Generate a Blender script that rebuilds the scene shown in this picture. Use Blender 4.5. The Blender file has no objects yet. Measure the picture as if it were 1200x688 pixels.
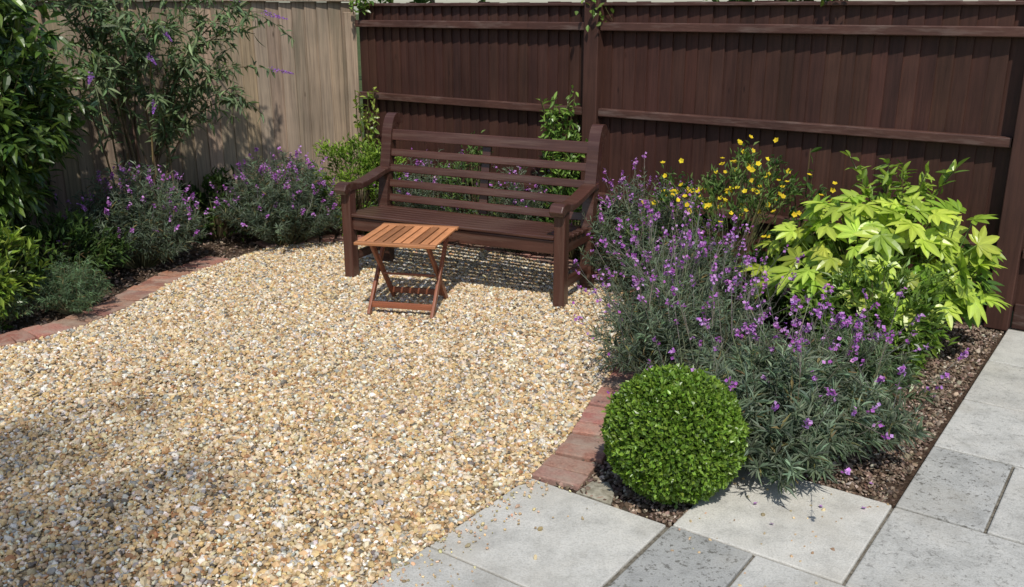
import bpy, math, numpy as np
from mathutils import Vector, Matrix
rng = np.random.default_rng(7)
sc = bpy.context.scene
R_ = rng.random
def U(a, b, n=None): return rng.uniform(a, b, n)
def nrm(v): return v / np.maximum(np.linalg.norm(v, axis=-1, keepdims=True), 1e-9)
def rdir(n): return nrm(rng.normal(size=(n, 3)))
def link(o, parent=None):
    sc.collection.objects.link(o)
    if parent: o.parent = parent
    return o
def empty(name, loc, rz=0):
    e = bpy.data.objects.new(name, None); e.location = loc; e.rotation_euler = (0, 0, rz)
    e.empty_display_size = .2
    return link(e)

# ------------------------------------------------------------------ mesh builder
class MB:
    def __init__(s): s.V = []; s.C = []; s.F = []; s.n = 0
    def add(s, V, F, C, mat=0):
        V = np.asarray(V, float).reshape(-1, 3); F = np.asarray(F, int)
        C = np.asarray(C, float)
        if C.ndim == 1: C = np.tile(C, (len(V), 1))
        s.V.append(V); s.C.append(C[:, :3]); s.F.append((F + s.n, mat)); s.n += len(V)
    def obj(s, name, mats, smooth=False, parent=None):
        V = np.concatenate(s.V); C = np.concatenate(s.C)
        me = bpy.data.meshes.new(name)
        me.vertices.add(len(V)); me.vertices.foreach_set('co', V.ravel())
        li = np.concatenate([f.ravel() for f, m in s.F])
        tot = np.concatenate([np.full(len(f), f.shape[1]) for f, m in s.F])
        mi = np.concatenate([np.full(len(f), m) for f, m in s.F])
        me.loops.add(len(li)); me.loops.foreach_set('vertex_index', li.astype(np.int32))
        me.polygons.add(len(tot))
        st = np.concatenate([[0], np.cumsum(tot)[:-1]])
        me.polygons.foreach_set('loop_start', st.astype(np.int32))
        for m in mats: me.materials.append(m)
        me.polygons.foreach_set('material_index', mi.astype(np.int32))
        me.polygons.foreach_set('use_smooth', np.full(len(tot), smooth))
        me.update(calc_edges=True)
        a = me.color_attributes.new('Col', 'FLOAT_COLOR', 'POINT')
        a.data.foreach_set('color', np.concatenate([np.clip(C, 0, 1), np.ones((len(C), 1))], 1).ravel())
        return link(bpy.data.objects.new(name, me), parent)

BF = np.array([[0, 3, 2, 1], [4, 5, 6, 7], [0, 1, 5, 4], [1, 2, 6, 5], [2, 3, 7, 6], [3, 0, 4, 7]])
def box(mb, o, ax, ay, az, col, mat=0):
    o, ax, ay, az = map(lambda q: np.array(q, float), (o, ax, ay, az))
    V = [o, o + ax, o + ax + ay, o + ay]; V += [v + az for v in V]
    mb.add(V, BF, col, mat)

def leaves(mb, P, D, L, W, col, mat=0, N=None, fold=.2, droop=.15, detail=False, prof=None):
    n = len(P); D = nrm(D)
    if N is None: N = np.array([0, 0, 1.]) + rng.normal(size=(n, 3)) * .45
    S = nrm(np.cross(D, N)); Nn = np.cross(S, D)
    L = np.broadcast_to(L, (n,))[:, None]; W = np.broadcast_to(W, (n,))[:, None]
    col = np.broadcast_to(col, (n, 3))
    if not detail:
        m = P + D * L * .45
        V = np.stack([P, m + S * W / 2 + Nn * fold * W, P + D * L - Nn * droop * L, m - S * W / 2 + Nn * fold * W], 1)
        b = np.arange(n)[:, None] * 4
        F = np.concatenate([b + [0, 1, 2], b + [0, 2, 3]])
        C = np.stack([col * .8, col, col * 1.1, col], 1).reshape(-1, 3)
        mb.add(V.reshape(-1, 3), F, C, mat)
    else:
        T = [0, .18, .42, .68, .88, 1.0]; WW = prof or [.06, .62, 1, .82, .4, .02]
        st = []; cc = []
        for t, w in zip(T, WW):
            c = P + D * L * t - Nn * droop * L * t * t
            st += [c + S * W / 2 * w + Nn * fold * W * w, c, c - S * W / 2 * w + Nn * fold * W * w]
            cc += [col * .92, col * 1.2, col * .92]
        V = np.stack(st, 1); b = np.arange(n)[:, None] * 18; F = []
        for k in range(5):
            for j in range(2):
                q = k * 3 + j; F.append(b + [q, q + 1, q + 4, q + 3])
        mb.add(V.reshape(-1, 3), np.concatenate(F), np.stack(cc, 1).reshape(-1, 3), mat)

def tubes(mb, A, B, ra, rb, col, mat=0, sides=3):
    n = len(A); D = nrm(B - A)
    ref = np.where(np.abs(D[:, 2:3]) > .9, np.array([[1., 0, 0]]), np.array([[0, 0, 1.]]))
    S = nrm(np.cross(D, ref)); T = np.cross(S, D)
    ra = np.broadcast_to(ra, (n,))[:, None]; rb = np.broadcast_to(rb, (n,))[:, None]
    st = []
    for (c, r) in ((A, ra), (B, rb)):
        for k in range(sides):
            a = 2 * math.pi * k / sides
            st.append(c + (S * math.cos(a) + T * math.sin(a)) * r)
    V = np.stack(st, 1); b = np.arange(n)[:, None] * 2 * sides
    F = np.concatenate([b + [k, (k + 1) % sides, sides + (k + 1) % sides, sides + k] for k in range(sides)])
    col = np.repeat(np.broadcast_to(col, (n, 3)), 2 * sides, 0)
    mb.add(V.reshape(-1, 3), F, col, mat)

def vary(base, n, v=.25, hue=.08):
    base = np.array(base); k = np.exp(rng.normal(0, v, (n, 1)))
    return np.clip(base * k * np.exp(rng.normal(0, hue, (n, 3))), 0, 1.5)

# ------------------------------------------------------------------ materials
def newmat(name):
    m = bpy.data.materials.new(name); m.use_nodes = True
    nt = m.node_tree; nt.nodes.clear()
    return m, nt, nt.nodes.new('ShaderNodeOutputMaterial')
def noise(nt, vec, scale, detail=4, rough=.55):
    n = nt.nodes.new('ShaderNodeTexNoise'); n.inputs['Scale'].default_value = scale
    n.inputs['Detail'].default_value = detail; n.inputs['Roughness'].default_value = rough
    if vec is not None: nt.links.new(vec, n.inputs['Vector'])
    return n
def ramp(nt, fac, stops):
    r = nt.nodes.new('ShaderNodeValToRGB'); e = r.color_ramp.elements
    e[0].position = stops[0][0]; e[0].color = (*stops[0][1], 1)
    e[1].position = stops[-1][0]; e[1].color = (*stops[-1][1], 1)
    for p, c in stops[1:-1]:
        x = e.new(p); x.color = (*c, 1)
    nt.links.new(fac, r.inputs['Fac']); return r
def mixc(nt, a, b, fac, mode='MIX'):
    m = nt.nodes.new('ShaderNodeMix'); m.data_type = 'RGBA'; m.blend_type = mode
    for sock, idx in ((a, 6), (b, 7)):
        if hasattr(sock, 'is_linked'): nt.links.new(sock, m.inputs[idx])
        else: m.inputs[idx].default_value = (*sock, 1)
    if hasattr(fac, 'is_linked'): nt.links.new(fac, m.inputs[0])
    else: m.inputs[0].default_value = fac
    return m.outputs[2]
def coord(nt, scale=(1, 1, 1)):
    tc = nt.nodes.new('ShaderNodeTexCoord'); mp = nt.nodes.new('ShaderNodeMapping')
    mp.inputs['Scale'].default_value = scale
    nt.links.new(tc.outputs['Object'], mp.inputs['Vector']); return mp.outputs['Vector']
def bump(nt, h, strength, dist, bsdf):
    b = nt.nodes.new('ShaderNodeBump'); b.inputs['Strength'].default_value = strength
    b.inputs['Distance'].default_value = dist
    nt.links.new(h, b.inputs['Height']); nt.links.new(b.outputs['Normal'], bsdf.inputs['Normal'])
def attr(nt):
    a = nt.nodes.new('ShaderNodeAttribute'); a.attribute_name = 'Col'; return a.outputs['Color']
def princ(nt, out, rough=.6, spec=.3):
    p = nt.nodes.new('ShaderNodeBsdfPrincipled'); p.inputs['Roughness'].default_value = rough
    p.inputs['Specular IOR Level'].default_value = spec
    nt.links.new(p.outputs[0], out.inputs[0]); return p

def foliage_mat(name, rough=.5, spec=.35, tr=.28):
    m, nt, out = newmat(name); c = attr(nt)
    p = princ(nt, out, rough, spec); nt.links.new(c, p.inputs['Base Color'])
    t = nt.nodes.new('ShaderNodeBsdfTranslucent')
    nt.links.new(mixc(nt, c, (1.3, 1.5, .6), .8, 'MULTIPLY'), t.inputs['Color'])
    ms = nt.nodes.new('ShaderNodeMixShader'); ms.inputs[0].default_value = tr
    nt.links.new(p.outputs[0], ms.inputs[1]); nt.links.new(t.outputs[0], ms.inputs[2])
    nt.links.new(ms.outputs[0], out.inputs[0]); return m
def petal_mat():
    m, nt, out = newmat('petal'); c = attr(nt)
    p = princ(nt, out, .6, .2); nt.links.new(c, p.inputs['Base Color'])
    t = nt.nodes.new('ShaderNodeBsdfTranslucent'); nt.links.new(c, t.inputs['Color'])
    ms = nt.nodes.new('ShaderNodeMixShader'); ms.inputs[0].default_value = .35
    nt.links.new(p.outputs[0], ms.inputs[1]); nt.links.new(t.outputs[0], ms.inputs[2])
    nt.links.new(ms.outputs[0], out.inputs[0]); return m
LEAF = foliage_mat('leaf_matt', .6, .25, .25)
GLOSS = foliage_mat('leaf_glossy', .34, .5, .3)
PETAL = petal_mat()
def bark_mat():
    m, nt, out = newmat('bark'); v = coord(nt, (20, 20, 5)); n = noise(nt, v, 3)
    p = princ(nt, out, .9, .1)
    nt.links.new(mixc(nt, attr(nt), ramp(nt, n.outputs[0], [(.3, (.5, .5, .5)), (.7, (1.3, 1.3, 1.3))]).outputs[0], 1, 'MULTIPLY'), p.inputs['Base Color'])
    bump(nt, n.outputs[0], .6, .01, p); return m
BARK = bark_mat()
def wood_attr(name, gs, rough, spec, grain=.5, wear_lit=None, knots=True, stain=False):
    m, nt, out = newmat(name); c = attr(nt)
    n1 = noise(nt, coord(nt, gs), 1.0, 5, .65)
    c = mixc(nt, c, ramp(nt, n1.outputs[0], [(.25, (.45, .42, .4)), (.5, (1, 1, 1)), (.75, (1.45, 1.4, 1.35))]).outputs[0], grain, 'MULTIPLY')
    n2 = noise(nt, coord(nt), 2.2, 3)
    c = mixc(nt, c, ramp(nt, n2.outputs[0], [(.3, (.72, .72, .74)), (.7, (1.22, 1.2, 1.18))]).outputs[0], .8, 'MULTIPLY')
    if knots:
        vo = nt.nodes.new('ShaderNodeTexVoronoi'); vo.inputs['Scale'].default_value = 1
        nt.links.new(coord(nt, (9, 9, 3.2)), vo.inputs['Vector'])
        k = ramp(nt, vo.outputs['Distance'], [(.03, (.3, .28, .28)), (.10, (1, 1, 1))])
        c = mixc(nt, c, k.outputs[0], .75, 'MULTIPLY')
    if stain:
        n4 = noise(nt, coord(nt, (6, 6, .9)), 1, 5, .6)
        c = mixc(nt, c, (.14, .13, .09), ramp(nt, n4.outputs[0], [(.52, (0, 0, 0)), (.75, (.6, .6, .6))]).outputs[0])
    if wear_lit:  # patchy second tone: wear on the bench, painted light on the rails
        n3 = noise(nt, coord(nt, (gs[0] * .5, gs[1] * .5, gs[2] * .5)), 1, 6, .7)
        c = mixc(nt, c, wear_lit, ramp(nt, n3.outputs[0], [(.5, (0, 0, 0)), (.72, (.6, .6, .6))]).outputs[0])
    p = princ(nt, out, rough, spec); nt.links.new(c, p.inputs['Base Color'])
    bump(nt, n1.outputs[0], .35, .004, p); return m
DARKF = wood_attr('brown_stained_fence_wood', (45, 45, 2.5), .6, .3, .75)
DARKR = wood_attr('brown_stained_rail_wood', (8, 8, 60), .55, .4, .5, (.17, .13, .11))  # greyish patches paint the sunlit look of the rails into their colour
GREYF = wood_attr('weathered_fence_wood', (60, 60, 2.0), .85, .15, .9, stain=True)
BENCH = wood_attr('bench_wood', (3, 50, 50), .32, .5, .4, (.13, .085, .065), False)
TABLE = wood_attr('oiled_hardwood', (5, 70, 70), .42, .4, .55, None, False)

# ------------------------------------------------------------------ camera / light
cam = bpy.data.cameras.new('camera'); co = bpy.data.objects.new('camera', cam); link(co)
cam.lens = 32.4; cam.sensor_width = 36; cam.clip_end = 1000; cam.clip_start = .05
co.location = (0, 0, 1.75); co.rotation_euler = (math.radians(90 - 17.2), 0, 0)
sc.camera = co
el = math.radians(54); Sh = nrm(np.array([.06, -.99]))
sd = Vector((Sh[0] * math.cos(el), Sh[1] * math.cos(el), math.sin(el)))
sun = bpy.data.lights.new('sun', 'SUN'); sun.energy = 3.9; sun.angle = math.radians(.9); sun.color = (1, .96, .89)
so = bpy.data.objects.new('sun', sun); link(so); so.rotation_euler = sd.to_track_quat('Z', 'Y').to_euler(); so.location = (0, 0, 8)
w = bpy.data.worlds.new('World'); sc.world = w; w.use_nodes = True; nt = w.node_tree
sky = nt.nodes.new('ShaderNodeTexSky'); sky.sky_type = 'NISHITA'; sky.sun_disc = False
sky.sun_elevation = el; sky.sun_rotation = math.atan2(Sh[0], Sh[1])
nt.links.new(sky.outputs[0], nt.nodes['Background'].inputs[0]); nt.nodes['Background'].inputs[1].default_value = .13
sc.view_settings.view_transform = 'Standard'; sc.view_settings.look = 'None'; sc.view_settings.exposure = 0

# ------------------------------------------------------------------ layout
O = np.array([.066, 3.22]); E1 = np.array([.809, -.588]); E2 = np.array([.588, .809])
def g(a, b, z=0.): p = O + a * E1 + b * E2; return np.array([p[0], p[1], z])
def togrid(xy):
    r = xy - O; return r @ E1, r @ E2
right_b = [(.07, 3.22), (.21, 3.5), (.32, 3.82), (.50, 4.3), (.66, 4.8), (.73, 5.3), (.62, 5.85), (.25, 6.35), (-.25, 6.72), (-.9, 6.95), (-1.5, 6.98), (-1.9, 6.8)]
left_b = [(-2.08, 6.4), (-2.24, 5.93), (-2.31, 5.46), (-2.40, 5.15), (-2.53, 4.90), (-2.76, 4.66), (-3.15, 4.42), (-3.9, 4.15)]
close_b = [(-5, 3.9), (-5, .8), (-1.4, .8)]
def smooth_poly(P, k=6):
    P = np.array(P, float); out = []
    Q = np.vstack([2 * P[0] - P[1], P, 2 * P[-1] - P[-2]])
    for i in range(1, len(Q) - 2):
        for t in np.linspace(0, 1, k, endpoint=False):
            a, b, c, d = Q[i - 1], Q[i], Q[i + 1], Q[i + 2]
            out.append(.5 * ((2 * b) + (-a + c) * t + (2 * a - 5 * b + 4 * c - d) * t * t + (-a + 3 * b - 3 * c + d) * t ** 3))
    out.append(P[-1]); return np.array(out)
edge = smooth_poly(right_b + left_b)
GP = np.vstack([edge, np.array(close_b), [g(0, -2.5)[:2]]])
def inside(P, poly):
    x, y = P[:, 0], P[:, 1]; r = np.zeros(len(P), bool); j = len(poly) - 1
    for i in range(len(poly)):
        xi, yi = poly[i]; xj, yj = poly[j]
        c = ((yi > y) != (yj > y)) & (x < (xj - xi) * (y - yi) / (yj - yi + 1e-12) + xi)
        r ^= c; j = i
    return r
def und(x, y): return .006 * np.sin(2.1 * x + 1.3 * y) + .005 * np.sin(3.7 * y - 1.9 * x + 1) + .004 * np.sin(6.3 * x + 2) * np.cos(5.1 * y)

def ground_mat():
    m, nt, out = newmat('ground_grass'); n = noise(nt, coord(nt), 3, 8)
    p = princ(nt, out, .95, .1)
    nt.links.new(ramp(nt, n.outputs[0], [(.3, (.035, .05, .015)), (.6, (.07, .09, .03)), (.8, (.1, .09, .05))]).outputs[0], p.inputs['Base Color']); return m
mb = MB(); mb.add([(-300, -300, -.06), (300, -300, -.06), (300, 300, -.06), (-300, 300, -.06)], [[0, 1, 2, 3]], (1, 1, 1))
mb.obj('ground', [ground_mat()])

def grid_sheet(name, x0, x1, y0, y1, st, hf, keep, mat):
    xs = np.arange(x0, x1 + st, st); ys = np.arange(y0, y1 + st, st)
    X, Y = np.meshgrid(xs, ys); V = np.stack([X.ravel(), Y.ravel(), hf(X, Y).ravel()], 1)
    nx = len(xs); i, j = np.meshgrid(np.arange(nx - 1), np.arange(len(ys) - 1)); b = (j * nx + i).ravel()[:, None]
    F = b + [0, 1, nx + 1, nx]; cen = V[F][:, :, :2].mean(1); F = F[keep(cen)]
    m = MB(); m.add(V, F, (1, 1, 1)); return m.obj(name, [mat], True)
def soil_mat():
    m, nt, out = newmat('soil'); v = coord(nt); n = noise(nt, v, 55, 8, .7); n2 = noise(nt, v, 6, 4)
    p = princ(nt, out, .95, .1)
    c = ramp(nt, n.outputs[0], [(.3, (.03, .020, .014)), (.5, (.085, .057, .04)), (.68, (.16, .115, .08)), (.8, (.25, .2, .155))]).outputs[0]
    c = mixc(nt, c, ramp(nt, n2.outputs[0], [(.3, (.7, .7, .7)), (.7, (1.15, 1.1, 1.1))]).outputs[0], 1, 'MULTIPLY')
    nt.links.new(c, p.inputs['Base Color']); bump(nt, n.outputs[0], 1, .02, p); return m
def soilh(x, y): return -.014 + .006 * np.sin(9 * x + 3 * y) * np.cos(7 * y) + .005 * np.sin(17 * x - 5 * y)
grid_sheet('garden_soil', -6, 5.5, .5, 9, .06, soilh, lambda c: (togrid(c)[1] < 3.15) & (c[:, 1] < 8.0 + (c[:, 0] + 1.3) * .593 + .1), soil_mat())
def gravel_base():
    m, nt, out = newmat('gravel_bed'); vo = nt.nodes.new('ShaderNodeTexVoronoi'); vo.inputs['Scale'].default_value = 90
    nt.links.new(coord(nt), vo.inputs['Vector']); p = princ(nt, out, .85, .2)
    sep = nt.nodes.new('ShaderNodeSeparateColor'); nt.links.new(vo.outputs['Color'], sep.inputs[0])
    c = ramp(nt, sep.outputs[0], [(0, (.13, .095, .055)), (.3, (.29, .20, .10)), (.6, (.38, .29, .16)), (1, (.46, .39, .28))]).outputs[0]
    c = mixc(nt, c, ramp(nt, vo.outputs['Distance'], [(.3, (1, 1, 1)), (.8, (.35, .35, .35))]).outputs[0], 1, 'MULTIPLY')
    nt.links.new(c, p.inputs['Base Color']); bump(nt, vo.outputs['Distance'], -.8, .008, p); return m
grid_sheet('gravel_bed', -5.05, .95, .75, 7.1, .05, lambda x, y: .003 + und(x, y) * .6, lambda c: inside(c, GP), gravel_base())

# ------------------------------------------------------------------ stones
ph = (1 + 5 ** .5) / 2
ICO = nrm(np.array([(-1, ph, 0), (1, ph, 0), (-1, -ph, 0), (1, -ph, 0), (0, -1, ph), (0, 1, ph), (0, -1, -ph), (0, 1, -ph), (ph, 0, -1), (ph, 0, 1), (-ph, 0, -1), (-ph, 0, 1)], float))
ICF = np.array([(0, 11, 5), (0, 5, 1), (0, 1, 7), (0, 7, 10), (0, 10, 11), (1, 5, 9), (5, 11, 4), (11, 10, 2), (10, 7, 6), (7, 1, 8), (3, 9, 4), (3, 4, 2), (3, 2, 6), (3, 6, 8), (3, 8, 9), (4, 9, 5), (2, 4, 11), (6, 2, 10), (8, 6, 7), (9, 8, 1)])
def stones(mb, P, r, col, flat=.6, mat=0):
    n = len(P); V = ICO[None] * (1 + rng.normal(0, .16, (n, 12, 1)))
    V = V * np.stack([U(.8, 1.35, n), U(.7, 1.05, n), U(.45, .9, n) * flat / .6], 1)[:, None]
    tz = U(0, 6.28, n); tx = rng.normal(0, .5, n); ty = rng.normal(0, .5, n)
    def rot(V, a, i, j):
        c, s = np.cos(a)[:, None], np.sin(a)[:, None]; W = V.copy()
        W[:, :, i] = c * V[:, :, i] - s * V[:, :, j]; W[:, :, j] = s * V[:, :, i] + c * V[:, :, j]; return W
    V = rot(rot(rot(V, tx, 1, 2), ty, 0, 2), tz, 0, 1) * r[:, None, None] + P[:, None]
    F = (np.arange(n)[:, None, None] * 12 + ICF[None]).reshape(-1, 3)
    mb.add(V.reshape(-1, 3), F, np.repeat(col, 12, 0), mat)
def stone_mat():
    m, nt, out = newmat('pebble'); p = princ(nt, out, .6, .35)
    nt.links.new(attr(nt), p.inputs['Base Color'])
    return m
STONE = stone_mat()
n = 215000
P2 = np.stack([U(-4.2, .9, n), U(2.15, 7.05, n)], 1); P2 = P2[inside(P2, GP)]
P2 = P2[(P2[:, 0] > -.62 * (P2[:, 1] + .5) - .3)]
n = len(P2); r = np.clip(rng.lognormal(math.log(.0078), .34, n), .0035, .017)
pal = np.array([(.62, .52, .37), (.55, .38, .18), (.46, .33, .19), (.73, .68, .58), (.35, .33, .29), (.37, .20, .09), (.15, .125, .10), (.63, .49, .29)])
wt = np.array([.24, .15, .15, .14, .12, .05, .05, .12])
dr = .5 + .5 * np.sin(1.7 * P2[:, 0] + 2.3 * np.sin(1.1 * P2[:, 1])) * np.cos(1.3 * P2[:, 1] + .8)
near = np.clip((5.4 - P2[:, 1]) / 2, 0, 1)
ci = rng.choice(8, n, p=wt / wt.sum()); sw = (R_(n) < .12 * dr + .20 * near); ci[sw] = rng.choice([1, 2, 5, 7], sw.sum(), p=[.45, .27, .12, .16])
far = np.clip((P2[:, 1] - 4.6) / 2, 0, 1)[:, None]
col = vary((1, 1, 1), n, .12, .035) * pal[ci] * (1.0 - .05 * dr[:, None] + .04 * far)
mb = MB(); stones(mb, np.stack([P2[:, 0], P2[:, 1], .004 + und(P2[:, 0], P2[:, 1]) + U(-.002, .007, n)], 1), r, col)
mb.obj('gravel', [STONE])

def bed_pts(n, a0, a1, b0, b1):
    A = U(a0, a1, n); B = U(b0, b1, n); P = O + A[:, None] * E1 + B[:, None] * E2
    return P[~inside(P, GP)]
mb = MB(); P = bed_pts(30000, -.1, 1.19, .02, 3.02); n = len(P)
pal = np.array([(.12, .08, .055), (.18, .125, .09), (.26, .19, .14), (.065, .05, .035), (.42, .36, .29), (.34, .27, .21)])
col = pal[rng.choice(6, n, p=[.26, .3, .18, .12, .05, .09])] * vary((1, 1, 1), n, .2, .05)
stones(mb, np.stack([P[:, 0], P[:, 1], soilh(P[:, 0], P[:, 1]) + U(.0, .012, n)], 1), np.clip(rng.lognormal(math.log(.0065), .4, n), .003, .02), col, .4)
mb.obj('bark_mulch', [STONE])
mb = MB(); n = 22000; P = np.stack([U(-4.2, .8, n), U(4.2, 7.9, n)], 1)
P = P[~inside(P, GP)]; P = P[(P[:, 1] < 7.9 + (P[:, 0] + 1.3) * .593) & (togrid(P)[1] < 3.0) & (togrid(P)[0] < .3)]; n = len(P)
col = pal[rng.choice(4, n)] * vary((1, 1, 1), n, .2, .05)
stones(mb, np.stack([P[:, 0], P[:, 1], soilh(P[:, 0], P[:, 1]) + U(.0, .012, n)], 1), np.clip(rng.lognormal(math.log(.008), .4, n), .003, .025), col, .5)
mb.obj('bark_mulch', [STONE])

# ------------------------------------------------------------------ bricks
def brick_mat():
    m, nt, out = newmat('red_brick'); v = coord(nt); n = noise(nt, v, 90, 5, .7); n2 = noise(nt, v, 12, 4)
    p = princ(nt, out, .9, .15)
    c = mixc(nt, attr(nt), ramp(nt, n.outputs[0], [(.3, (.65, .62, .6)), (.7, (1.25, 1.25, 1.25))]).outputs[0], 1, 'MULTIPLY')
    c = mixc(nt, c, (.36, .29, .23), ramp(nt, n2.outputs[0], [(.42, (0, 0, 0)), (.72, (.75, .75, .75))]).outputs[0])
    nt.links.new(c, p.inputs['Base Color']); bump(nt, n.outputs[0], .6, .003, p); return m
BR = brick_mat()
def bricks(line, sgn):
    d = np.r_[0, np.cumsum(np.linalg.norm(np.diff(line, axis=0), axis=1))]
    s = np.arange(.052, d[-1], .106); mb = MB()
    cx = np.interp(s, d, line[:, 0]); cy = np.interp(s, d, line[:, 1])
    tx = np.interp(s + .03, d, line[:, 0]) - np.interp(s - .03, d, line[:, 0]); ty = np.interp(s + .03, d, line[:, 1]) - np.interp(s - .03, d, line[:, 1])
    for x, y, a, b in zip(cx, cy, tx, ty):
        t = np.array([a, b]); t /= np.linalg.norm(t); ang = rng.normal(0, .025); t = np.array([t[0] * math.cos(ang) - t[1] * math.sin(ang), t[0] * math.sin(ang) + t[1] * math.cos(ang)])
        q = np.array([t[1], -t[0]]) * sgn; z = .015 + rng.normal(0, .003)
        o = np.array([x, y]) - t * .048 + q * rng.normal(.004, .003); tz = rng.normal(0, .002)
        cc = np.array([.34, .165, .12]) * np.exp(rng.normal(0, .18)) * np.exp(rng.normal(0, .06, 3))
        if R_() < .25: cc = cc * .5 + np.array([.2, .14, .11]) * .6
        box(mb, (*o, z - .065), (*(t * .096), tz), (*(q * .2), tz), (0, 0, .065), cc)
    ob = mb.obj('brick_edging', [BR]); bv = ob.modifiers.new('bevel', 'BEVEL'); bv.width = .005; bv.segments = 2
nr = 6 * 11 + 1
bricks(edge[:nr], 1); bricks(edge[nr + 4:], 1)

# ------------------------------------------------------------------ paving
def slab_mat():
    m, nt, out = newmat('concrete_slab'); v = coord(nt)
    n1 = noise(nt, v, 7, 7, .7); n2 = noise(nt, v, 150, 4, .7); n3 = noise(nt, v, 50, 5, .75); n4 = noise(nt, v, 2.5, 4)
    a = nt.nodes.new('ShaderNodeAttribute'); a.attribute_name = 'Col'
    sep = nt.nodes.new('ShaderNodeSeparateColor'); nt.links.new(a.outputs['Color'], sep.inputs[0])
    base = mixc(nt, (.43, .435, .42), (.51, .49, .44), sep.outputs[0])
    base = mixc(nt, base, ramp(nt, sep.outputs[1], [(0, (.66, .66, .66)), (1, (1.16, 1.16, 1.16))]).outputs[0], 1, 'MULTIPLY')
    base = mixc(nt, base, ramp(nt, n1.outputs[0], [(.28, (.70, .70, .69)), (.5, (.99, .99, .98)), (.7, (1.14, 1.13, 1.11))]).outputs[0], 1, 'MULTIPLY')
    base = mixc(nt, base, ramp(nt, n2.outputs[0], [(.32, (.70, .69, .67)), (.55, (1.05, 1.05, 1.05))]).outputs[0], .8, 'MULTIPLY')
    sp = ramp(nt, n3.outputs[0], [(.55, (0, 0, 0)), (.62, (1, 1, 1))]).outputs[0]
    sp2 = mixc(nt, (0, 0, 0), sp, sep.outputs[2])
    base = mixc(nt, base, (.13, .125, .11), sp2)
    base = mixc(nt, base, (.37, .34, .28), ramp(nt, n4.outputs[0], [(.5, (0, 0, 0)), (.76, (.6, .6, .6))]).outputs[0])
    p = princ(nt, out, .8, .3); nt.links.new(base, p.inputs['Base Color'])
    ad = nt.nodes.new('ShaderNodeMath'); ad.operation = 'ADD'; nt.links.new(n1.outputs[0], ad.inputs[0]); nt.links.new(n2.outputs[0], ad.inputs[1])
    bump(nt, ad.outputs[0], .6, .005, p); return m
SL = slab_mat(); mb = MB()
def slab(a0, a1, b0, b1, tint=None, lum=None, spk=None):
    j = .005; z = .012 + rng.normal(0, .0015)
    tint = R_() if tint is None else tint; lum = U(.35, .85) if lum is None else lum; spk = U(0, .7) if spk is None else spk
    o = g(a0 + j, b0 + j, z - .045); ax = E1 * (a1 - a0 - 2 * j); ay = E2 * (b1 - b0 - 2 * j)
    box(mb, o, (*ax, rng.normal(0, .0012)), (*ay, rng.normal(0, .0012)), (0, 0, .045), (tint, lum, spk))
slab(0, .6, -.6, 0, .7, .82, .06)
slab(.61, 1.21, 0, .6, .75, .95, .15)
slab(.61, .92, -.6, 0, .2, .2, 1)
slab(.92, 1.53, -.6, 0, .5, .75, .25)
slab(0, .6, -1.2, -.6, .6, .65, .15); slab(.6, 1.2, -1.2, -.6); slab(1.2, 1.8, -1.2, -.6); slab(1.8, 2.4, -1.2, -.6)
slab(1.21, 1.815, 0, .6, .4, .65, .6); slab(1.53, 1.83, -.6, 0); slab(1.83, 2.43, -.6, 0)
slab(1.815, 2.42, 0, .6)
slab(1.21, 1.515, .6, 1.2, .2, .5, .95); slab(1.515, 2.12, .6, 1.2, .5, .7, .4); slab(2.12, 2.72, .6, 1.2)
slab(1.21, 1.815, 1.2, 1.8, .4, .85, .45); slab(1.815, 2.42, 1.2, 1.8)
slab(1.21, 1.515, 1.8, 2.4, .6, .65, .4); slab(1.515, 2.12, 1.8, 2.4, .2, .8, .3); slab(2.12, 2.42, 1.8, 2.4)
slab(1.21, 1.815, 2.4, 3.0, .4, .85, .2); slab(1.815, 2.42, 2.4, 3.0)
for r0 in np.arange(-3.0, -1.25, .6):
    for c0 in np.arange(0, 2.3, .6): slab(c0, c0 + .6, r0, r0 + .6)
for r0 in np.arange(-3.0, 3.0, .6):
    for c0 in (2.72, 3.32): slab(c0, c0 + .6, r0, r0 + .6)
for r0 in (-1.2, -.6, 0, 1.2, 1.8, 2.4): slab(2.43, 2.715, r0, r0 + .6)
ob = mb.obj('paving', [SL]); bv = ob.modifiers.new('bevel', 'BEVEL'); bv.width = .005; bv.segments = 2
def mort():
    m, nt, out = newmat('mortar'); n = noise(nt, coord(nt), 60, 6); p = princ(nt, out, .95, .1)
    nt.links.new(ramp(nt, n.outputs[0], [(.3, (.07, .06, .045)), (.7, (.24, .22, .18))]).outputs[0], p.inputs['Base Color']); bump(nt, n.outputs[0], .8, .01, p); return m
MO = mort(); mb = MB()
for (a0, a1, b0, b1, z) in ((0.004, 4, -3, -.004, 0), (.615, 4, -.002, .594, .0012), (1.215, 4, .596, 3.04, .0024)):
    box(mb, g(a0, b0, -.05), (*(E1 * (a1 - a0)), 0), (*(E2 * (b1 - b0)), 0), (0, 0, .05 + z), (1, 1, 1))
mb.obj('paving_joints', [MO])
mb = MB()
ring = [g(.21, .012), g(.36, .012), g(.33, .09), g(.27, .15), g(.215, .12)]
V = [np.array([p[0], p[1], -.03]) for p in ring] + [np.array([p[0], p[1], .002]) for p in ring] + [np.array([*g(.27, .07)[:2], .010])]
F = [[i, (i + 1) % 5, 5 + (i + 1) % 5, 5 + i] for i in range(5)]; mb.add(V, F, (1, 1, 1)); mb.F.append((np.array([[5 + i, 5 + (i + 1) % 5, 10] for i in range(5)]), 0))
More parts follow.
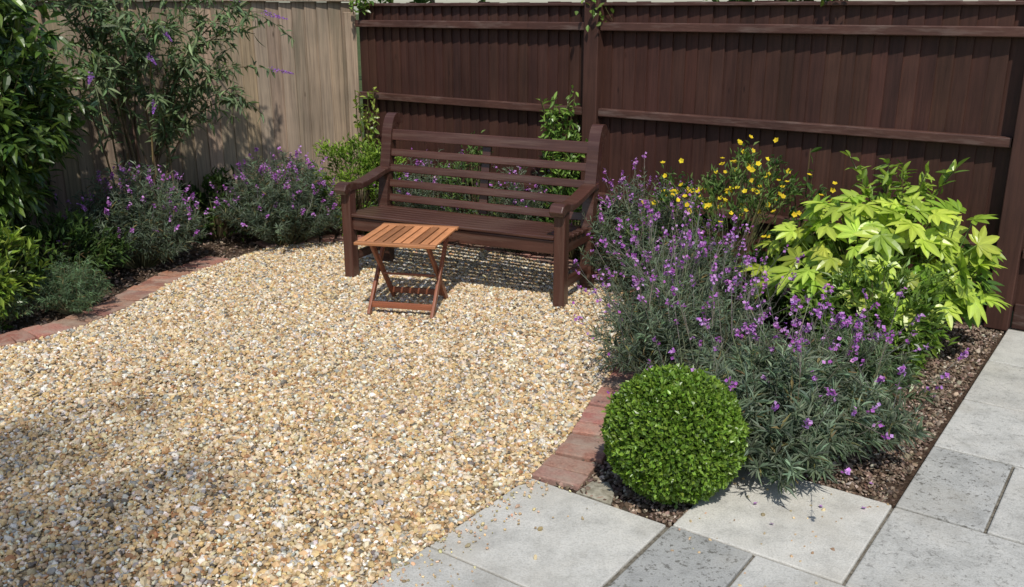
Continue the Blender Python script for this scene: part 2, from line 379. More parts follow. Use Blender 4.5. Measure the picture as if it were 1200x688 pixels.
def conc():
    m, nt, out = newmat('concrete_haunch'); n = noise(nt, coord(nt), 40, 6); p = princ(nt, out, .95, .1)
    nt.links.new(ramp(nt, n.outputs[0], [(.3, (.20, .18, .13)), (.7, (.42, .39, .31))]).outputs[0], p.inputs['Base Color']); bump(nt, n.outputs[0], .8, .01, p); return m
mb.obj('concrete_haunching', [conc()])
mb = MB(); n = 420; A = np.abs(rng.exponential(.07, n)); B = U(-1.2, .0, n); P = O + A[:, None] * E1 + B[:, None] * E2
A2 = U(.65, 1.2, 60); P = np.vstack([P, O + A2[:, None] * E1 + U(-.2, .6, 60)[:, None] * E2]); n = len(P)
stones(mb, np.stack([P[:, 0], P[:, 1], np.full(n, .015)], 1), np.clip(rng.lognormal(math.log(.0045), .4, n), .002, .010), vary((.45, .33, .19), n, .3, .08), .6)
mb.obj('stray_gravel', [STONE])

# ------------------------------------------------------------------ fences
def fence(name, p0, u, nn, length, pitch, top, bcol, fmat, rmat, posts, rails, cap=True, gravel=True, s0=0):
    p0 = np.array(p0); u = np.array(u); nn = np.array(nn); root = empty(name, (0, 0, 0))
    def b(mb, s, e, dn0, dn1, z0, z1, col, tw=0):
        V = []
        for z in (z0, z1):
            V += [(*(p0 + u * s + nn * dn0), z), (*(p0 + u * e + nn * dn0), z), (*(p0 + u * e + nn * (dn1 + tw)), z), (*(p0 + u * s + nn * dn1), z)]
        mb.add(V, BF, col)
    mb = MB(); s = s0
    while s < length:
        k = math.exp(rng.normal(0, .12)); wv = pitch * (1 + rng.normal(0, .03)); tw = rng.normal(0, .0015)
        b(mb, s - .012, s + wv, -.030 + tw, -.016 + tw, .0 if not gravel else .1, top + rng.normal(0, .003), np.array(bcol) * k * np.exp(rng.normal(0, .03, 3)), .014)
        s += wv
    mb.obj('boards', [fmat], False, root)
    mb = MB()
    for (a, e, z, h, dep) in rails: b(mb, a, e, .0, dep, z - h / 2, z + h / 2, np.array(bcol) * U(1.15, 1.35))
    if gravel:
        for (a, e) in gravel: b(mb, a, e, -.02, .012, .0, .15, np.array(bcol) * .85)
    if mb.V:
        o = mb.obj('rails', [rmat], False, root); bv = o.modifiers.new('b', 'BEVEL'); bv.width = .006; bv.segments = 2
    mb = MB()
    for (s, wd, dep, tp) in posts: b(mb, s - wd / 2, s + wd / 2, -.035, dep, 0, tp, np.array(bcol) * U(.9, 1.1))
    if mb.V:
        o = mb.obj('posts', [fmat], False, root); bv = o.modifiers.new('b', 'BEVEL'); bv.width = .006; bv.segments = 2
    mb = MB()
    if cap:
        for (a, e, z) in cap: b(mb, a, e, -.05, .03, z, z + .022, np.array(bcol) * 1.15)
        o = mb.obj('capping', [rmat], False, root); bv = o.modifiers.new('b', 'BEVEL'); bv.width = .004
    return root
BC = (.060, .0265, .0190)
C0 = (-1.30, 8.007)
rl = []
for (a, e) in ((.04, 2.27), (2.39, 5.0), (5.14, 7.8)):
    rl += [(a, e, 1.63, .055, .055), (a, e, 1.05, .055, .055), (a, e, .45, .055, .055)]
fence('brown_closeboard_fence', C0, (.809, -.588), (-.588, -.809), 8, .090, 1.79, BC, DARKF, DARKR,
      [(2.33, .115, .075, 1.9), (5.07, .125, .08, 1.9), (7.87, .125, .08, 1.9)], rl, cap=[(.0, 2.27, 1.765), (2.39, 5.0, 1.765), (5.14, 7.8, 1.765)], gravel=[(.04, 2.27), (2.39, 5.0), (5.14, 7.8)], s0=.03)
fence('weathered_closeboard_fence', C0, (-.86, -.51), (.51, -.86), 6.5, .105, 1.80, (.31, .235, .17), GREYF, GREYF,
      [(.06, .1, .03, 1.72)], [], cap=[(.0, 6.5, 1.802)], gravel=False, s0=.02)

# ------------------------------------------------------------------ bench
def beam(name, p0, p1, wy, hz, mat, col, parent, up=(0, 0, 1), bev=.006):
    p0, p1 = Vector(p0), Vector(p1); x = (p1 - p0); L = x.length; x.normalize(); up = Vector(up)
    y = up.cross(x).normalized(); z = x.cross(y)
    mb = MB(); c = np.array(col) * math.exp(rng.normal(0, .1))
    box(mb, (0, -wy / 2, -hz / 2), (L, 0, 0), (0, wy, 0), (0, 0, hz), c)
    o = mb.obj(name, [mat], False, parent)
    M = Matrix((x, y, z)).transposed().to_4x4(); M.translation = p0; o.matrix_local = M
    bv = o.modifiers.new('bevel', 'BEVEL'); bv.width = bev; bv.segments = 3
    return o
def sweep_profile(name, cen, hw, x0, x1, mat, col, parent, bev=.006):
    c = smooth_poly(cen, 5); t = np.linspace(0, 1, len(c)); h = np.interp(t, np.linspace(0, 1, len(hw)), hw)
    d = np.gradient(c, axis=0); d = nrm(d); q = np.stack([-d[:, 1], d[:, 0]], 1)
    A = c + q * h[:, None]; B = c - q * h[:, None]; ring = np.vstack([A, B[::-1]]); m = len(ring)
    V = [(x0, y, z) for y, z in ring] + [(x1, y, z) for y, z in ring]
    me = bpy.data.meshes.new(name)
    F = [list(range(m))[::-1], list(range(m, 2 * m))] + [[i, (i + 1) % m, m + (i + 1) % m, m + i] for i in range(m)]
    me.from_pydata(V, [], F); me.materials.append(mat); a = me.color_attributes.new('Col', 'FLOAT_COLOR', 'POINT')
    a.data.foreach_set('color', np.tile([*col, 1], (len(V), 1)).astype(float).ravel())
    o = link(bpy.data.objects.new(name, me), parent); bv = o.modifiers.new('bevel', 'BEVEL'); bv.width = bev; bv.segments = 3; bv.limit_method = 'ANGLE'; bv.angle_limit = math.radians(40)
    return o
DC = (.066, .027, .019)
bench = empty('garden_bench', (-1.086, 6.027, .005), math.atan2(-.4426, .897))
Lb = 1.54
for i, x in enumerate((0, Lb)):
    beam(f'front_leg_{i+1}', (x, 0, 0), (x, 0, .60), .072, .072, BENCH, DC, bench, up=(0, 1, 0))
    sweep_profile(f'back_post_{i+1}', [(.43, 0), (.43, .2), (.43, .42), (.455, .6), (.49, .78), (.512, .90), (.535, .955), (.565, 1.0), (.595, 1.0), (.60, .97)],
                  [.034, .034, .036, .034, .032, .032, .036, .042, .045, .038, .022], x - .038, x + .038, BENCH, DC, bench, .010)
    sweep_profile(f'armrest_{i+1}', [(.49, .675), (.38, .662), (.24, .632), (.10, .612), (.0, .622), (-.05, .618), (-.085, .59)],
                  [.02, .02, .02, .021, .024, .03, .034, .022], x - .045, x + .045, BENCH, DC, bench, .012)
    beam(f'side_rail_{i+1}', (x, .036, .375), (x, .40, .375), .035, .09, BENCH, DC, bench)
    beam(f'side_stretcher_{i+1}', (x, .036, .14), (x, .40, .14), .035, .055, BENCH, DC, bench)
beam('front_apron', (.036, .0, .375), (Lb - .036, .0, .375), .03, .085, BENCH, DC, bench)
beam('rear_apron', (.036, .415, .375), (Lb - .036, .415, .375), .03, .085, BENCH, DC, bench)
for i in range(6):
    y = -.005 + i * .074
    e = i in (0, 5)
    beam(f'seat_slat_{i+1}', (.038 if e else -.03, y, .434 - .004 * i), (Lb - .038 if e else Lb + .03, y, .434 - .004 * i), .056, .022, BENCH, DC, bench, bev=.006)
beam('seat_bearer', (Lb / 2, .02, .385), (Lb / 2, .40, .375), .035, .06, BENCH, DC, bench)
for i, (y, z, h) in enumerate(((.500, .905, .076), (.480, .785, .052), (.460, .68, .052), (.446, .575, .052), (.436, .475, .052))):
    beam(f'back_slat_{i+1}', (.039, y, z), (Lb - .039, y, z), .024, h, BENCH, np.array(DC) * 1.15, bench, up=(0, .17, 1))
sweep_profile('back_brace', [(.455, .42), (.475, .6), (.51, .78), (.535, .90)], [.012, .012, .012, .012], Lb / 2 - .03, Lb / 2 + .03, BENCH, DC, bench, .003)

# ------------------------------------------------------------------ table
TC = (.46, .20, .085); TL = (.26, .09, .045)
tab = empty('folding_table', (-.62, 5.36, .006), math.radians(-12))
W2 = .245
for i in range(9):
    x = -W2 + .027 + i * (2 * W2 - .054) / 8
    beam(f'top_slat_{i+1}', (x, -.215, .450), (x, .215, .450), .043, .014, TABLE, np.array(TC) * U(.6, 1.35), tab, bev=.003)
beam('top_end_1', (-W2, -.238, .448), (W2, -.238, .448), .044, .018, TABLE, np.array(TC) * .9, tab, bev=.004)
beam('top_end_2', (-W2, .238, .448), (W2, .238, .448), .044, .018, TABLE, np.array(TC) * .9, tab, bev=.004)
for i, y in enumerate((-.16, .16)):
    beam(f'top_batten_{i+1}', (-W2 + .02, y, .432), (W2 - .02, y, .432), .03, .02, TABLE, TL, tab, bev=.003)
for i, s in enumerate((-1, 1)):
    beam(f'leg_{i*2+1}', (s * .195, -.20, .0), (s * .195, .17, .435), .018, .036, TABLE, TL, tab, up=(0, 0, 1), bev=.003)
    beam(f'leg_{i*2+2}', (s * .172, .20, .0), (s * .172, -.17, .435), .018, .036, TABLE, TL, tab, up=(0, 0, 1), bev=.003)
beam('foot_bar_1', (-.186, -.155, .055), (.186, -.155, .055), .018, .036, TABLE, np.array(TL) * 1.2, tab, bev=.003)
beam('foot_bar_2', (-.163, .155, .055), (.163, .155, .055), .018, .036, TABLE, TL, tab, bev=.003)
beam('pivot_bar', (-.163, -.015, .21), (.163, -.015, .21), .014, .014, TABLE, TL, tab, bev=.004)

# ------------------------------------------------------------------ plants
def bez(S, C, E, t): return (1 - t) ** 2 * S + 2 * (1 - t) * t * C + t * t * E
def dbez(S, C, E, t): return 2 * (1 - t) * (C - S) + 2 * t * (E - C)
def flowers(mb, P, Nn, r, col, petals=4, mat=1):
    n = len(P); Nn = nrm(Nn); ref = rdir(n); A = nrm(np.cross(Nn, ref)); B = np.cross(Nn, A)
    for k in range(petals):
        a = 2 * math.pi * k / petals + .2
        D = A * math.cos(a) + B * math.sin(a) + Nn * .25
        leaves(mb, P, D, r * U(.9, 1.1, n), r * 1.05, col, mat, N=Nn, fold=.05, droop=-.1)
def erysimum(name, c, R, H, nst=150, per=26, stalks=70, lean=(0, 0), leafc=(.14, .18, .12), ll=.05, stalk=(.12, .30), fl=7, lw=.0078):
    mb = MB(); c = np.array([*c, 0.]); n = nst
    th = U(0, 2 * math.pi, n); rr = np.sqrt(R_(n)); ph = U(0, 6.28); lob = 1 + .13 * np.sin(3 * th + ph) + .09 * np.sin(5 * th + 2 * ph)
    dxy = np.stack([np.cos(th) * rr * lob, np.sin(th) * rr * lob], 1)
    ze = H * np.sqrt(np.clip(1 - .86 * rr ** 2, 0, 1)) * U(.68, 1.12, n)
    E = c + np.stack([dxy[:, 0] * R + lean[0] * ze, dxy[:, 1] * R + lean[1] * ze, ze], 1)
    S = c + np.stack([dxy[:, 0] * R * .2, dxy[:, 1] * R * .2, np.zeros(n)], 1)
    Cn = S + (E - S) * np.array([.65, .65, .35]) + np.array([0, 0, .05])
    tt = np.linspace(0, 1, 6)
    for k in range(5):
        tubes(mb, bez(S, Cn, E, tt[k]), bez(S, Cn, E, tt[k + 1]), .003 - .0004 * k, .003 - .0004 * (k + 1), vary((.13, .13, .07), n, .2), 0)
    idx = np.repeat(np.arange(n), per); t = U(.22, 1.0, len(idx)) ** .7; t = t[:, None]
    P = bez(S[idx], Cn[idx], E[idx], t); T = nrm(dbez(S[idx], Cn[idx], E[idx], t)); rd = rdir(len(idx))
    side = nrm(np.cross(T, rd)); D = nrm(T * U(.25, 1.0, (len(idx), 1)) + side * .9 + np.array([0, 0, .1]))
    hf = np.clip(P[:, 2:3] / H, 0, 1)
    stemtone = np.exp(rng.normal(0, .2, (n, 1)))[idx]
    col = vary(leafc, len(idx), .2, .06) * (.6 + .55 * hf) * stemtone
    dead = R_(len(idx)) < .04; col[dead] = vary((.22, .18, .08), dead.sum(), .2)
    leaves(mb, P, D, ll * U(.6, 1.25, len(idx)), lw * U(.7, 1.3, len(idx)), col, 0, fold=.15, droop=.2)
    if stalks <= 1: return mb.obj(name, [LEAF, PETAL])
    k = rng.choice(n, min(stalks, n), replace=False)
    m = len(k); B0 = bez(S[k], Cn[k], E[k], .85); T = nrm(dbez(S[k], Cn[k], E[k], .9) + rng.normal(0, .30, (m, 3)) + np.array([0, 0, .28]))
    Ls = U(*stalk, m)[:, None]; M = B0 + T * Ls * .55; T2 = nrm(T + rng.normal(0, .18, (m, 3)) + np.array([0, 0, .15])); Z = M + T2 * Ls * .55
    tubes(mb, B0, M, .0018, .0015, vary((.18, .21, .12), m, .2), 0); tubes(mb, M, Z, .0015, .001, vary((.19, .17, .15), m, .2), 0)
    idx = np.repeat(np.arange(m), 16); t = U(.05, .95, len(idx))[:, None]
    P = np.where(t < .5, B0[idx] + (M - B0)[idx] * t * 2, M[idx] + (Z - M)[idx] * (t - .5) * 2)
    D = nrm(T2[idx] + rdir(len(idx)) * .85)
    leaves(mb, P, D, .030 * U(.6, 1.2, len(idx)), np.where(t[:, 0] < .5, .0045, .002), vary((.16, .19, .12), len(idx), .25), 0)
    idx = np.repeat(np.arange(m), rng.poisson(fl * np.exp(rng.normal(-.1, .5, m))) + 1); q = len(idx)
    P = Z[idx] + T2[idx] * (rng.normal(-.008, .014, q)[:, None]) + rdir(q) * .010
    fc = np.array([(.47, .15, .52), (.57, .26, .64), (.36, .10, .40), (.62, .34, .66)])[rng.integers(0, 4, q)] * vary((1, 1, 1), q, .15, .05)
    flowers(mb, P, rdir(q) * .7 + np.array([0, -.1, .6]), .0092, fc)
    return mb.obj(name, [LEAF, PETAL])

def bush(name, c, R, H, clumps, per, L, W, c1, c2, z0=.05, mat=None, detail=False, shell=.55, cl=.09, up=.3, stems=True, extra=None, rx=None, droop=.2):
    mb = MB(); c = np.array([*c, 0.]); n = clumps
    d = rdir(n); rad = U(shell, 1.0, n) ** .7; mod = 1 + .16 * np.sin(3 * d[:, 0] * 2 + 1) + .14 * np.sin(5 * d[:, 1] + 4 * d[:, 2])
    rxx = R if rx is None else rx
    h2 = (H - z0) / 2
    P0 = c + d * rad[:, None] * mod[:, None] * np.array([rxx, R, h2]) + np.array([0, 0, z0 + h2])
    P0[:, 2] = np.maximum(P0[:, 2], .03)
    base = c + (P0 - c) * np.array([.15, .15, 0])
    if stems:
        mid = base + (P0 - base) * np.array([.4, .4, .6])
        tubes(mb, base, mid, .006, .004, vary((.12, .09, .05), n, .2), 0, 4); tubes(mb, mid, P0, .004, .002, vary((.12, .12, .05), n, .2), 0, 3)
    idx = np.repeat(np.arange(n), per); q = len(idx)
    P = P0[idx] + rdir(q) * U(0, cl, (q, 1))
    out = nrm(P0 - c - np.array([0, 0, H * .35]))[idx]
    D = nrm(out * .8 + rdir(q) * .8 + np.array([0, 0, up]))
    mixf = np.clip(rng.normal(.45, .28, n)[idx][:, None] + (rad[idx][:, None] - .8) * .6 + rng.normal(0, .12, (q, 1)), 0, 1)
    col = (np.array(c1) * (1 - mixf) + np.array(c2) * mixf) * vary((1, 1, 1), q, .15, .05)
    leaves(mb, P, D, L * U(.6, 1.2, q), W * U(.75, 1.2, q), col, 0, detail=detail, droop=droop)
    if extra: extra(mb, P0, out)
    return mb.obj(name, [mat or LEAF, PETAL])

erysimum('wallflower_shrub', (-2.64, 6.34), .48, .70, 290, 36, 120, stalk=(.08, .2), fl=10, ll=.055)
erysimum('wallflower_shrub', (-1.76, 6.98), .48, .66, 290, 36, 120, stalk=(.08, .2), fl=10, ll=.055)
erysimum('wallflower_shrub', (-.62, 7.12), .42, .66, 150, 26, 50, stalk=(.08, .2), fl=7)
erysimum('wallflower_shrub', (.05, 6.72), .36, .62, 130, 26, 40, stalk=(.08, .2), fl=7)
erysimum('wallflower_shrub', (.86, 5.80), .46, .68, 260, 30, 110, stalk=(.12, .28), fl=7)
erysimum('wallflower_shrub', (1.02, 5.00), .44, .52, 200, 28, 90, lean=(-.12, 0), stalk=(.12, .34), fl=6)
erysimum('wallflower_shrub', (.90, 4.24), .48, .46, 270, 30, 115, lean=(-.22, -.08), stalk=(.18, .46), fl=5.5)
erysimum('wallflower_shrub', (1.07, 3.48), .49, .42, 400, 38, 85, lean=(.0, -.14), leafc=(.165, .21, .14), ll=.065, stalk=(.14, .42), fl=5.5, lw=.009)
erysimum('wallflower_shrub', (1.52, 3.86), .32, .38, 150, 28, 50, stalk=(.10, .28), fl=7, leafc=(.12, .17, .09), ll=.06)

def yel(mb, P0, out):
    s = P0[:, 2] > .48; P = P0[s]; P = P[R_(len(P)) < .8]; q = np.repeat(np.arange(len(P)), rng.integers(1, 5, len(P)))
    flowers(mb, P[q] + rdir(len(q)) * .09 + np.array([0, 0, .05]), rdir(len(q)) * .5 + np.array([-.2, -.5, .7]), .018, vary((.82, .62, .03), len(q), .1, .03), 5)
def yel_few(mb, P0, out):
    s = np.where(P0[:, 2] > .6)[0][:5]; P = P0[s]
    flowers(mb, P, rdir(len(P)) * .5 + np.array([-.2, -.5, .7]), .018, (.8, .58, .03), 5)
bush('yellow_flowering_shrub', (1.34, 5.40), .34, .90, 100, 34, .045, .014, (.05, .10, .03), (.16, .24, .06), extra=yel, cl=.1, rx=.54)
bush('yellow_flowering_shrub', (-.30, 7.0), .25, .78, 40, 34, .045, .014, (.05, .10, .03), (.16, .24, .06), extra=yel_few, cl=.1)
bush('green_shrub', (-1.22, 7.28), .34, .80, 110, 40, .045, .016, (.08, .15, .02), (.26, .38, .05), cl=.08)
bush('green_shrub', (1.82, 4.36), .30, .56, 100, 30, .06, .018, (.06, .11, .02), (.20, .31, .05), cl=.09, mat=GLOSS)
bush('green_shrub', (1.62, 5.10), .25, .45, 60, 30, .06, .02, (.04, .08, .02), (.10, .17, .04), cl=.09)
def upright(name, c, H, n, per, L, W, c1, c2, spread=.12, mat=GLOSS, start=.15):
    mb = MB(); c = np.array([*c, 0.]); S = c + np.concatenate([rng.normal(0, .05, (n, 2)), np.zeros((n, 1))], 1)
    E = c + np.concatenate([rng.normal(0, spread, (n, 2)), (H * U(.65, 1, n))[:, None]], 1); Cn = S + (E - S) * np.array([.2, .2, .6])
    for k in range(6): tubes(mb, bez(S, Cn, E, k / 6), bez(S, Cn, E, (k + 1) / 6), .004, .0035, vary((.13, .11, .05), n), 0, 4)
    idx = np.repeat(np.arange(n), per); q = len(idx); t = U(start, 1, (q, 1)); P = bez(S[idx], Cn[idx], E[idx], t); D = rdir(q) + np.array([0, -.1, .3])
    f = R_((q, 1)); leaves(mb, P, D, L * U(.6, 1.2, q), W * U(.7, 1.2, q), (np.array(c1) * (1 - f) + np.array(c2) * f), 0, detail=True)
    return mb.obj(name, [mat])
upright('climbing_plant', (.36, 6.62), 1.28, 16, 60, .06, .024, (.08, .16, .03), (.24, .36, .07), .12, start=.3)
upright('climbing_plant', (-1.18, 7.66), 1.15, 7, 34, .055, .03, (.10, .17, .03), (.28, .34, .06), .09, start=.3)
upright('climbing_plant', (1.75, 5.42), .98, 5, 16, .07, .022, (.05, .10, .02), (.10, .18, .03), .06)
upright('climbing_plant', (2.12, 5.0), .96, 14, 44, .08, .03, (.10, .18, .03), (.34, .44, .06), .16, start=.4)

def fatsia(name, c, R, H, n, c1, c2, size=.15, rx=None):
    mb = MB(); c = np.array([*c, 0.]); d = rdir(n); d[:, 2] = np.abs(d[:, 2]) * .95 + .02; d = nrm(d); rad = U(.45, 1.0, n) ** .6
    ex = np.array([E1[0], E1[1], 0]); ey = np.array([E2[0], E2[1], 0])
    rx = rx or R
    off = ex * (d[:, :1] * rx) + ey * (d[:, 1:2] * R) + np.array([0, 0, 1.]) * d[:, 2:3] * H * .62
    P = c + off * rad[:, None] + np.array([0, 0, H * .33])
    d = nrm(off)
    base = c + (P - c) * np.array([.12, .12, .3]); tubes(mb, np.tile(c, (n, 1)) + rng.normal(0, .03, (n, 3)) * [1, 1, 0], base, .01, .007, vary((.14, .12, .06), n), 0, 5)
    tubes(mb, base, P, .004, .003, vary((.22, .30, .08), n), 0, 4)
    Nn = nrm(d * .55 + np.array([-.1, -.3, .85]) + rng.normal(0, .38, (n, 3)))
    F = d * np.array([1, 1, .1]) + np.array([0, 0, .35]) + rng.normal(0, .35, (n, 3)); F = nrm(F - Nn * (F * Nn).sum(1, keepdims=True)); Sd = np.cross(Nn, F)
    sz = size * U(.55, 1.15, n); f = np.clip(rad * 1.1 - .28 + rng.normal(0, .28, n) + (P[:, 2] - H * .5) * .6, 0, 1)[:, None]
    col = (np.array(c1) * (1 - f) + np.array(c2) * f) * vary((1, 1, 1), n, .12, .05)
    for a, l in zip((0, .60, -.60, 1.18, -1.18, 1.85, -1.85), (1.05, .98, .98, .8, .8, .5, .5)):
        D = F * math.cos(a) + Sd * math.sin(a) + rng.normal(0, .07, (n, 3))
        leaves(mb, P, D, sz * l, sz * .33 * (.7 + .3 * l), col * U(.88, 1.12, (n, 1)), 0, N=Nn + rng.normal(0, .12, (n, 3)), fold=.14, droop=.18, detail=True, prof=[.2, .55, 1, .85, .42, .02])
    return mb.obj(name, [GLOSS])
fatsia('fatsia_shrub', (1.92, 4.76), .46, .90, 190, (.12, .22, .02), (.45, .55, .08), size=.14, rx=.60)
fatsia('fatsia_shrub', (2.28, 4.80), .34, .80, 60, (.05, .11, .02), (.24, .36, .04), size=.12)

def boxball(name, c, r):
    mb = MB(); n = 34000; d = rdir(n)
    lump = 1 + .024 * np.sin(13 * d[:, 0] + 3) * np.sin(11 * d[:, 1]) + .020 * np.sin(17 * d[:, 2] + 5 * d[:, 0]) + .022 * np.sin(29 * d[:, 0]) * np.cos(31 * d[:, 2])
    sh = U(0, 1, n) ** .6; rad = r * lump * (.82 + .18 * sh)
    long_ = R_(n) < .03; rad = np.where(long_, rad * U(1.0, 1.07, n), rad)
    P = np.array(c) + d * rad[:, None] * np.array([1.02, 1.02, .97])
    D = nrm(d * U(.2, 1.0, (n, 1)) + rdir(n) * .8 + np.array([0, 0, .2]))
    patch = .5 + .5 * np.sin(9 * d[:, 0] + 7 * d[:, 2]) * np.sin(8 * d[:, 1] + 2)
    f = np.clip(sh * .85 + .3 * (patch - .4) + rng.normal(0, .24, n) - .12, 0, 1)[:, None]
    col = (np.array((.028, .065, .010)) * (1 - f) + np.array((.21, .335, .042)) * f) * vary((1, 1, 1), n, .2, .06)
    k = P[:, 2] > 0
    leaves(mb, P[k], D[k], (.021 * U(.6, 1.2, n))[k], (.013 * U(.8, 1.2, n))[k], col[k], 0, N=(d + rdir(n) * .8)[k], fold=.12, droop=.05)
    A = np.tile(np.array([c[0], c[1], 0.0]), (400, 1)); dd = rdir(400); B = np.array(c) + dd * r * .9; B[:, 2] = np.maximum(B[:, 2], .01)
    tubes(mb, A, B, .004, .001, vary((.06, .05, .03), 400), 0, 3)
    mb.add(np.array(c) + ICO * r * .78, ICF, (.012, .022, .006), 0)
    return mb.obj(name, [GLOSS])
boxball('box_topiary_ball', (.604, 3.125, .236), .248)

bush('laurel_shrub', (-3.38, 5.55), .62, 2.35, 420, 20, .115, .036, (.025, .055, .014), (.12, .19, .035), z0=.3, mat=GLOSS, detail=True, shell=.5, cl=.14, up=-.35, droop=.35)
bush('laurel_shrub', (-3.55, 6.20), .55, 2.2, 240, 20, .10, .032, (.03, .06, .015), (.12, .19, .04), z0=.2, mat=GLOSS, detail=True, shell=.5, cl=.14, up=-.2, droop=.3)
def buddleia(name, c, tips, leafc):
    mb = MB(); c = np.array([*c, 0.]); T = np.array(tips, float); n = len(T)
    S = c + np.concatenate([rng.normal(0, .08, (n, 2)), np.zeros((n, 1))], 1); Cn = S + (T - S) * np.array([.35, .35, 0]) + np.array([0, 0, 1]) * (T[:, 2:3] * 1.05 + .1)
    for k in range(10): tubes(mb, bez(S, Cn, T, k / 10), bez(S, Cn, T, (k + 1) / 10), .009 - .0007 * k, .009 - .0007 * (k + 1), vary((.17, .13, .08), n), 0, 5)
    idx = np.repeat(np.arange(n), 10); q = len(idx); t = U(.35, .97, (q, 1)); A = bez(S[idx], Cn[idx], T[idx], t); tg = nrm(dbez(S[idx], Cn[idx], T[idx], t))
    D = nrm(tg + rdir(q) * .8 + np.array([0, 0, .2])); B = A + D * U(.12, .38, (q, 1)); Cc = (A + B) / 2 + np.array([0, 0, .05])
    B[:, 2] -= .04
    for k in range(3): tubes(mb, bez(A, Cc, B, k / 3), bez(A, Cc, B, (k + 1) / 3), .003, .0025, vary((.15, .16, .08), q), 0, 3)
    i2 = np.repeat(np.arange(q), 16); m = len(i2); t2 = U(.05, 1, (m, 1)); P = bez(A[i2], Cc[i2], B[i2], t2); td = nrm(dbez(A[i2], Cc[i2], B[i2], t2))
    leaves(mb, P, td * .6 + rdir(m) * .8 + np.array([0, 0, -.15]), .085 * U(.5, 1.25, m), .019, vary(leafc, m, .28, .07), 0, detail=True, droop=.3)
    i3 = np.repeat(np.arange(n), 60); m = len(i3); t3 = U(.3, 1, (m, 1)); P = bez(S[i3], Cn[i3], T[i3], t3); td = nrm(dbez(S[i3], Cn[i3], T[i3], t3))
    leaves(mb, P, td * .5 + rdir(m) * .8 + np.array([0, 0, -.15]), .10 * U(.5, 1.25, m), .021, vary(leafc, m, .28, .07), 0, detail=True, droop=.3)
    for j in range(n):
        if j % 3 == 0:
            tg = nrm(dbez(S[j], Cn[j], T[j], 1.0)); m = 110; tt = R_(m); P = T[j] + tg * (tt * .17)[:, None] + rdir(m) * (.018 * (1.1 - tt))[:, None]
            flowers(mb, P, rdir(m), .0055, vary((.36, .16, .50), m, .2), 4)
    return mb.obj(name, [LEAF, PETAL])
tips = [(-1.72, 6.75, 1.34), (-1.80, 6.7, 1.58), (-2.1, 6.5, 1.42), (-1.75, 6.8, 1.72), (-2.5, 6.1, 1.62), (-2.8, 6.1, 1.9), (-2.3, 6.3, 1.62), (-2.5, 6.5, 1.9), (-2.3, 6.7, 1.3),
        (-2.4, 6.3, 1.15), (-2.9, 5.9, 1.35), (-3.1, 6.2, 2.0), (-2.05, 6.8, 1.85), (-2.7, 6.6, 2.1), (-3.2, 6.1, 1.8), (-2.65, 5.95, 1.35), (-1.9, 6.75, 1.1), (-2.75, 6.3, 1.7), (-2.45, 6.4, 1.45), (-2.95, 6.3, 1.5), (-2.15, 6.65, 1.2)]
buddleia('buddleia_shrub', (-2.80, 6.85), tips, (.115, .16, .075))
bush('green_shrub', (-3.0, 5.0), .28, .66, 90, 26, .07, .022, (.06, .12, .02), (.26, .35, .05), mat=GLOSS, cl=.1)
bush('green_shrub', (-2.95, 5.75), .36, .45, 90, 24, .07, .02, (.02, .045, .012), (.09, .15, .03), cl=.12)
erysimum('rosemary_shrub', (-2.62, 5.26), .24, .34, 110, 46, 0, leafc=(.14, .21, .11), ll=.032, lw=.0042)
erysimum('rosemary_shrub', (-2.98, 4.92), .24, .28, 80, 46, 0, leafc=(.14, .21, .11), ll=.032, lw=.0042)
bush('green_shrub', (-2.35, 7.15), .26, .45, 80, 24, .07, .022, (.025, .05, .012), (.08, .13, .025), cl=.12, rx=.5)
bush('green_shrub', (.45, 6.55), .18, .5, 60, 24, .055, .018, (.03, .07, .015), (.10, .18, .03), cl=.1, rx=.25)
def sprig(name, s, z, n, drop):
    mb = MB(); p = np.array([C0[0] + .809 * s - .588 * .06, C0[1] - .588 * s - .809 * .06, z]); q = n
    t = R_(q); P = p + np.stack([rng.normal(0, .06, q) * .8, rng.normal(0, .03, q) - .02, -t * drop + .06], 1)
    leaves(mb, P, rdir(q) + np.array([0, -.3, -.5]), .05 * U(.6, 1.2, q), .028, vary((.14, .22, .04), q, .3), 0, detail=True)
    A = np.tile(p + np.array([0, .03, .08]), (6, 1)); tubes(mb, A, A + np.stack([rng.normal(0, .08, 6), np.full(6, -.05), -U(.5, 1, 6) * drop], 1), .003, .002, (.1, .09, .04), 0)
    mb.obj(name, [GLOSS])
sprig('ivy_sprig', .12, 1.80, 60, .14); sprig('ivy_sprig', 2.36, 1.78, 34, .20); sprig('ivy_sprig', 3.95, 1.80, 18, .07)

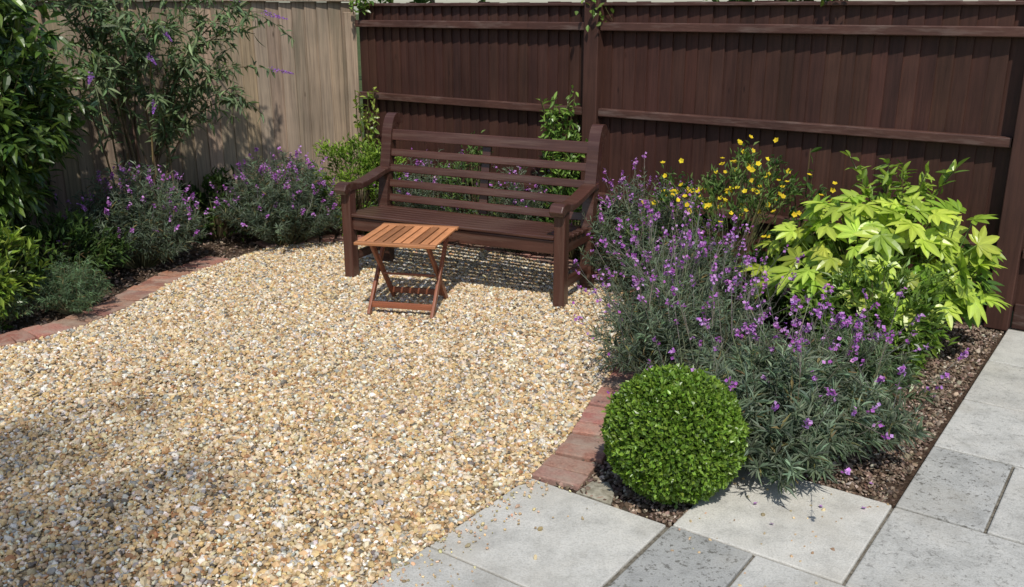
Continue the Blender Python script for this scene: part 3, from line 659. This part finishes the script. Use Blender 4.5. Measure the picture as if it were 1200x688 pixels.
mb = MB(); n = 260; P2 = np.stack([U(-2.6, .4, n), U(2.4, 6.4, n)], 1); P2 = P2[inside(P2, GP)]; n = len(P2)
leaves(mb, np.stack([P2[:, 0], P2[:, 1], .022 + und(P2[:, 0], P2[:, 1])], 1), rdir(n) * [1, 1, .15], .022 * U(.4, 1.3, n), .009, vary((.17, .11, .05), n, .4), 0)
P = np.array([g(a, b, .02) for a, b in ((.8, .3), (1.0, .42), (.9, .2), (1.13, .5), (1.05, 1.0), (1.1, .7), (.7, .5))])
flowers(mb, P, np.tile([0, 0, 1.], (len(P), 1)) + rng.normal(0, .2, (len(P), 3)), .010, (.5, .25, .55))
mb.obj('leaf_litter', [LEAF, PETAL])

def tree(name, base, cc, rad, clumps, per, L, tr=.10, cl=.2):
    mb = MB(); b = np.array(base, float); c = np.array(cc, float); k = 8; pts = [b + (c - b) * t + np.array([.05 * math.sin(5 * t), .04 * math.cos(4 * t), 0]) for t in np.linspace(0, 1, k)]
    A = np.array(pts[:-1]); B = np.array(pts[1:]); rr = np.linspace(tr, tr * .3, k); tubes(mb, A, B, rr[:-1], rr[1:], (.14, .11, .08), 1, 10)
    d = rdir(clumps); P0 = c + d * (U(.35, 1, clumps) ** .6)[:, None] * np.array(rad)
    st = np.array(pts)[rng.integers(4, k, clumps)]; md = (st + P0) / 2 + [0, 0, .08]
    tubes(mb, st, md, .018, .010, (.13, .1, .07), 1, 5); tubes(mb, md, P0, .010, .003, (.13, .1, .07), 1, 4)
    idx = np.repeat(np.arange(clumps), per); q = len(idx); P = P0[idx] + rdir(q) * U(0, cl, (q, 1))
    leaves(mb, P, rdir(q), L * U(.6, 1.2, q), L * .55, vary((.07, .12, .03), q, .25), 0)
    mb.obj(name, [LEAF, BARK])
tree('garden_tree', (-3.4, -4.6, 0), (-2.05, -4.0, 9.0), (1.75, 1.15, 1.3), 90, 44, .10, .16, .45)
for i, (x, y, h) in enumerate([(-9, 20, 5), (-2, 24, 6), (6, 22, 5.5), (14, 17, 6), (-16, 15, 5)]):
    tree('background_tree', (x, y, 0), (x, y, h * .62), (h * .42, h * .4, h * .36), 60, 30, .3)
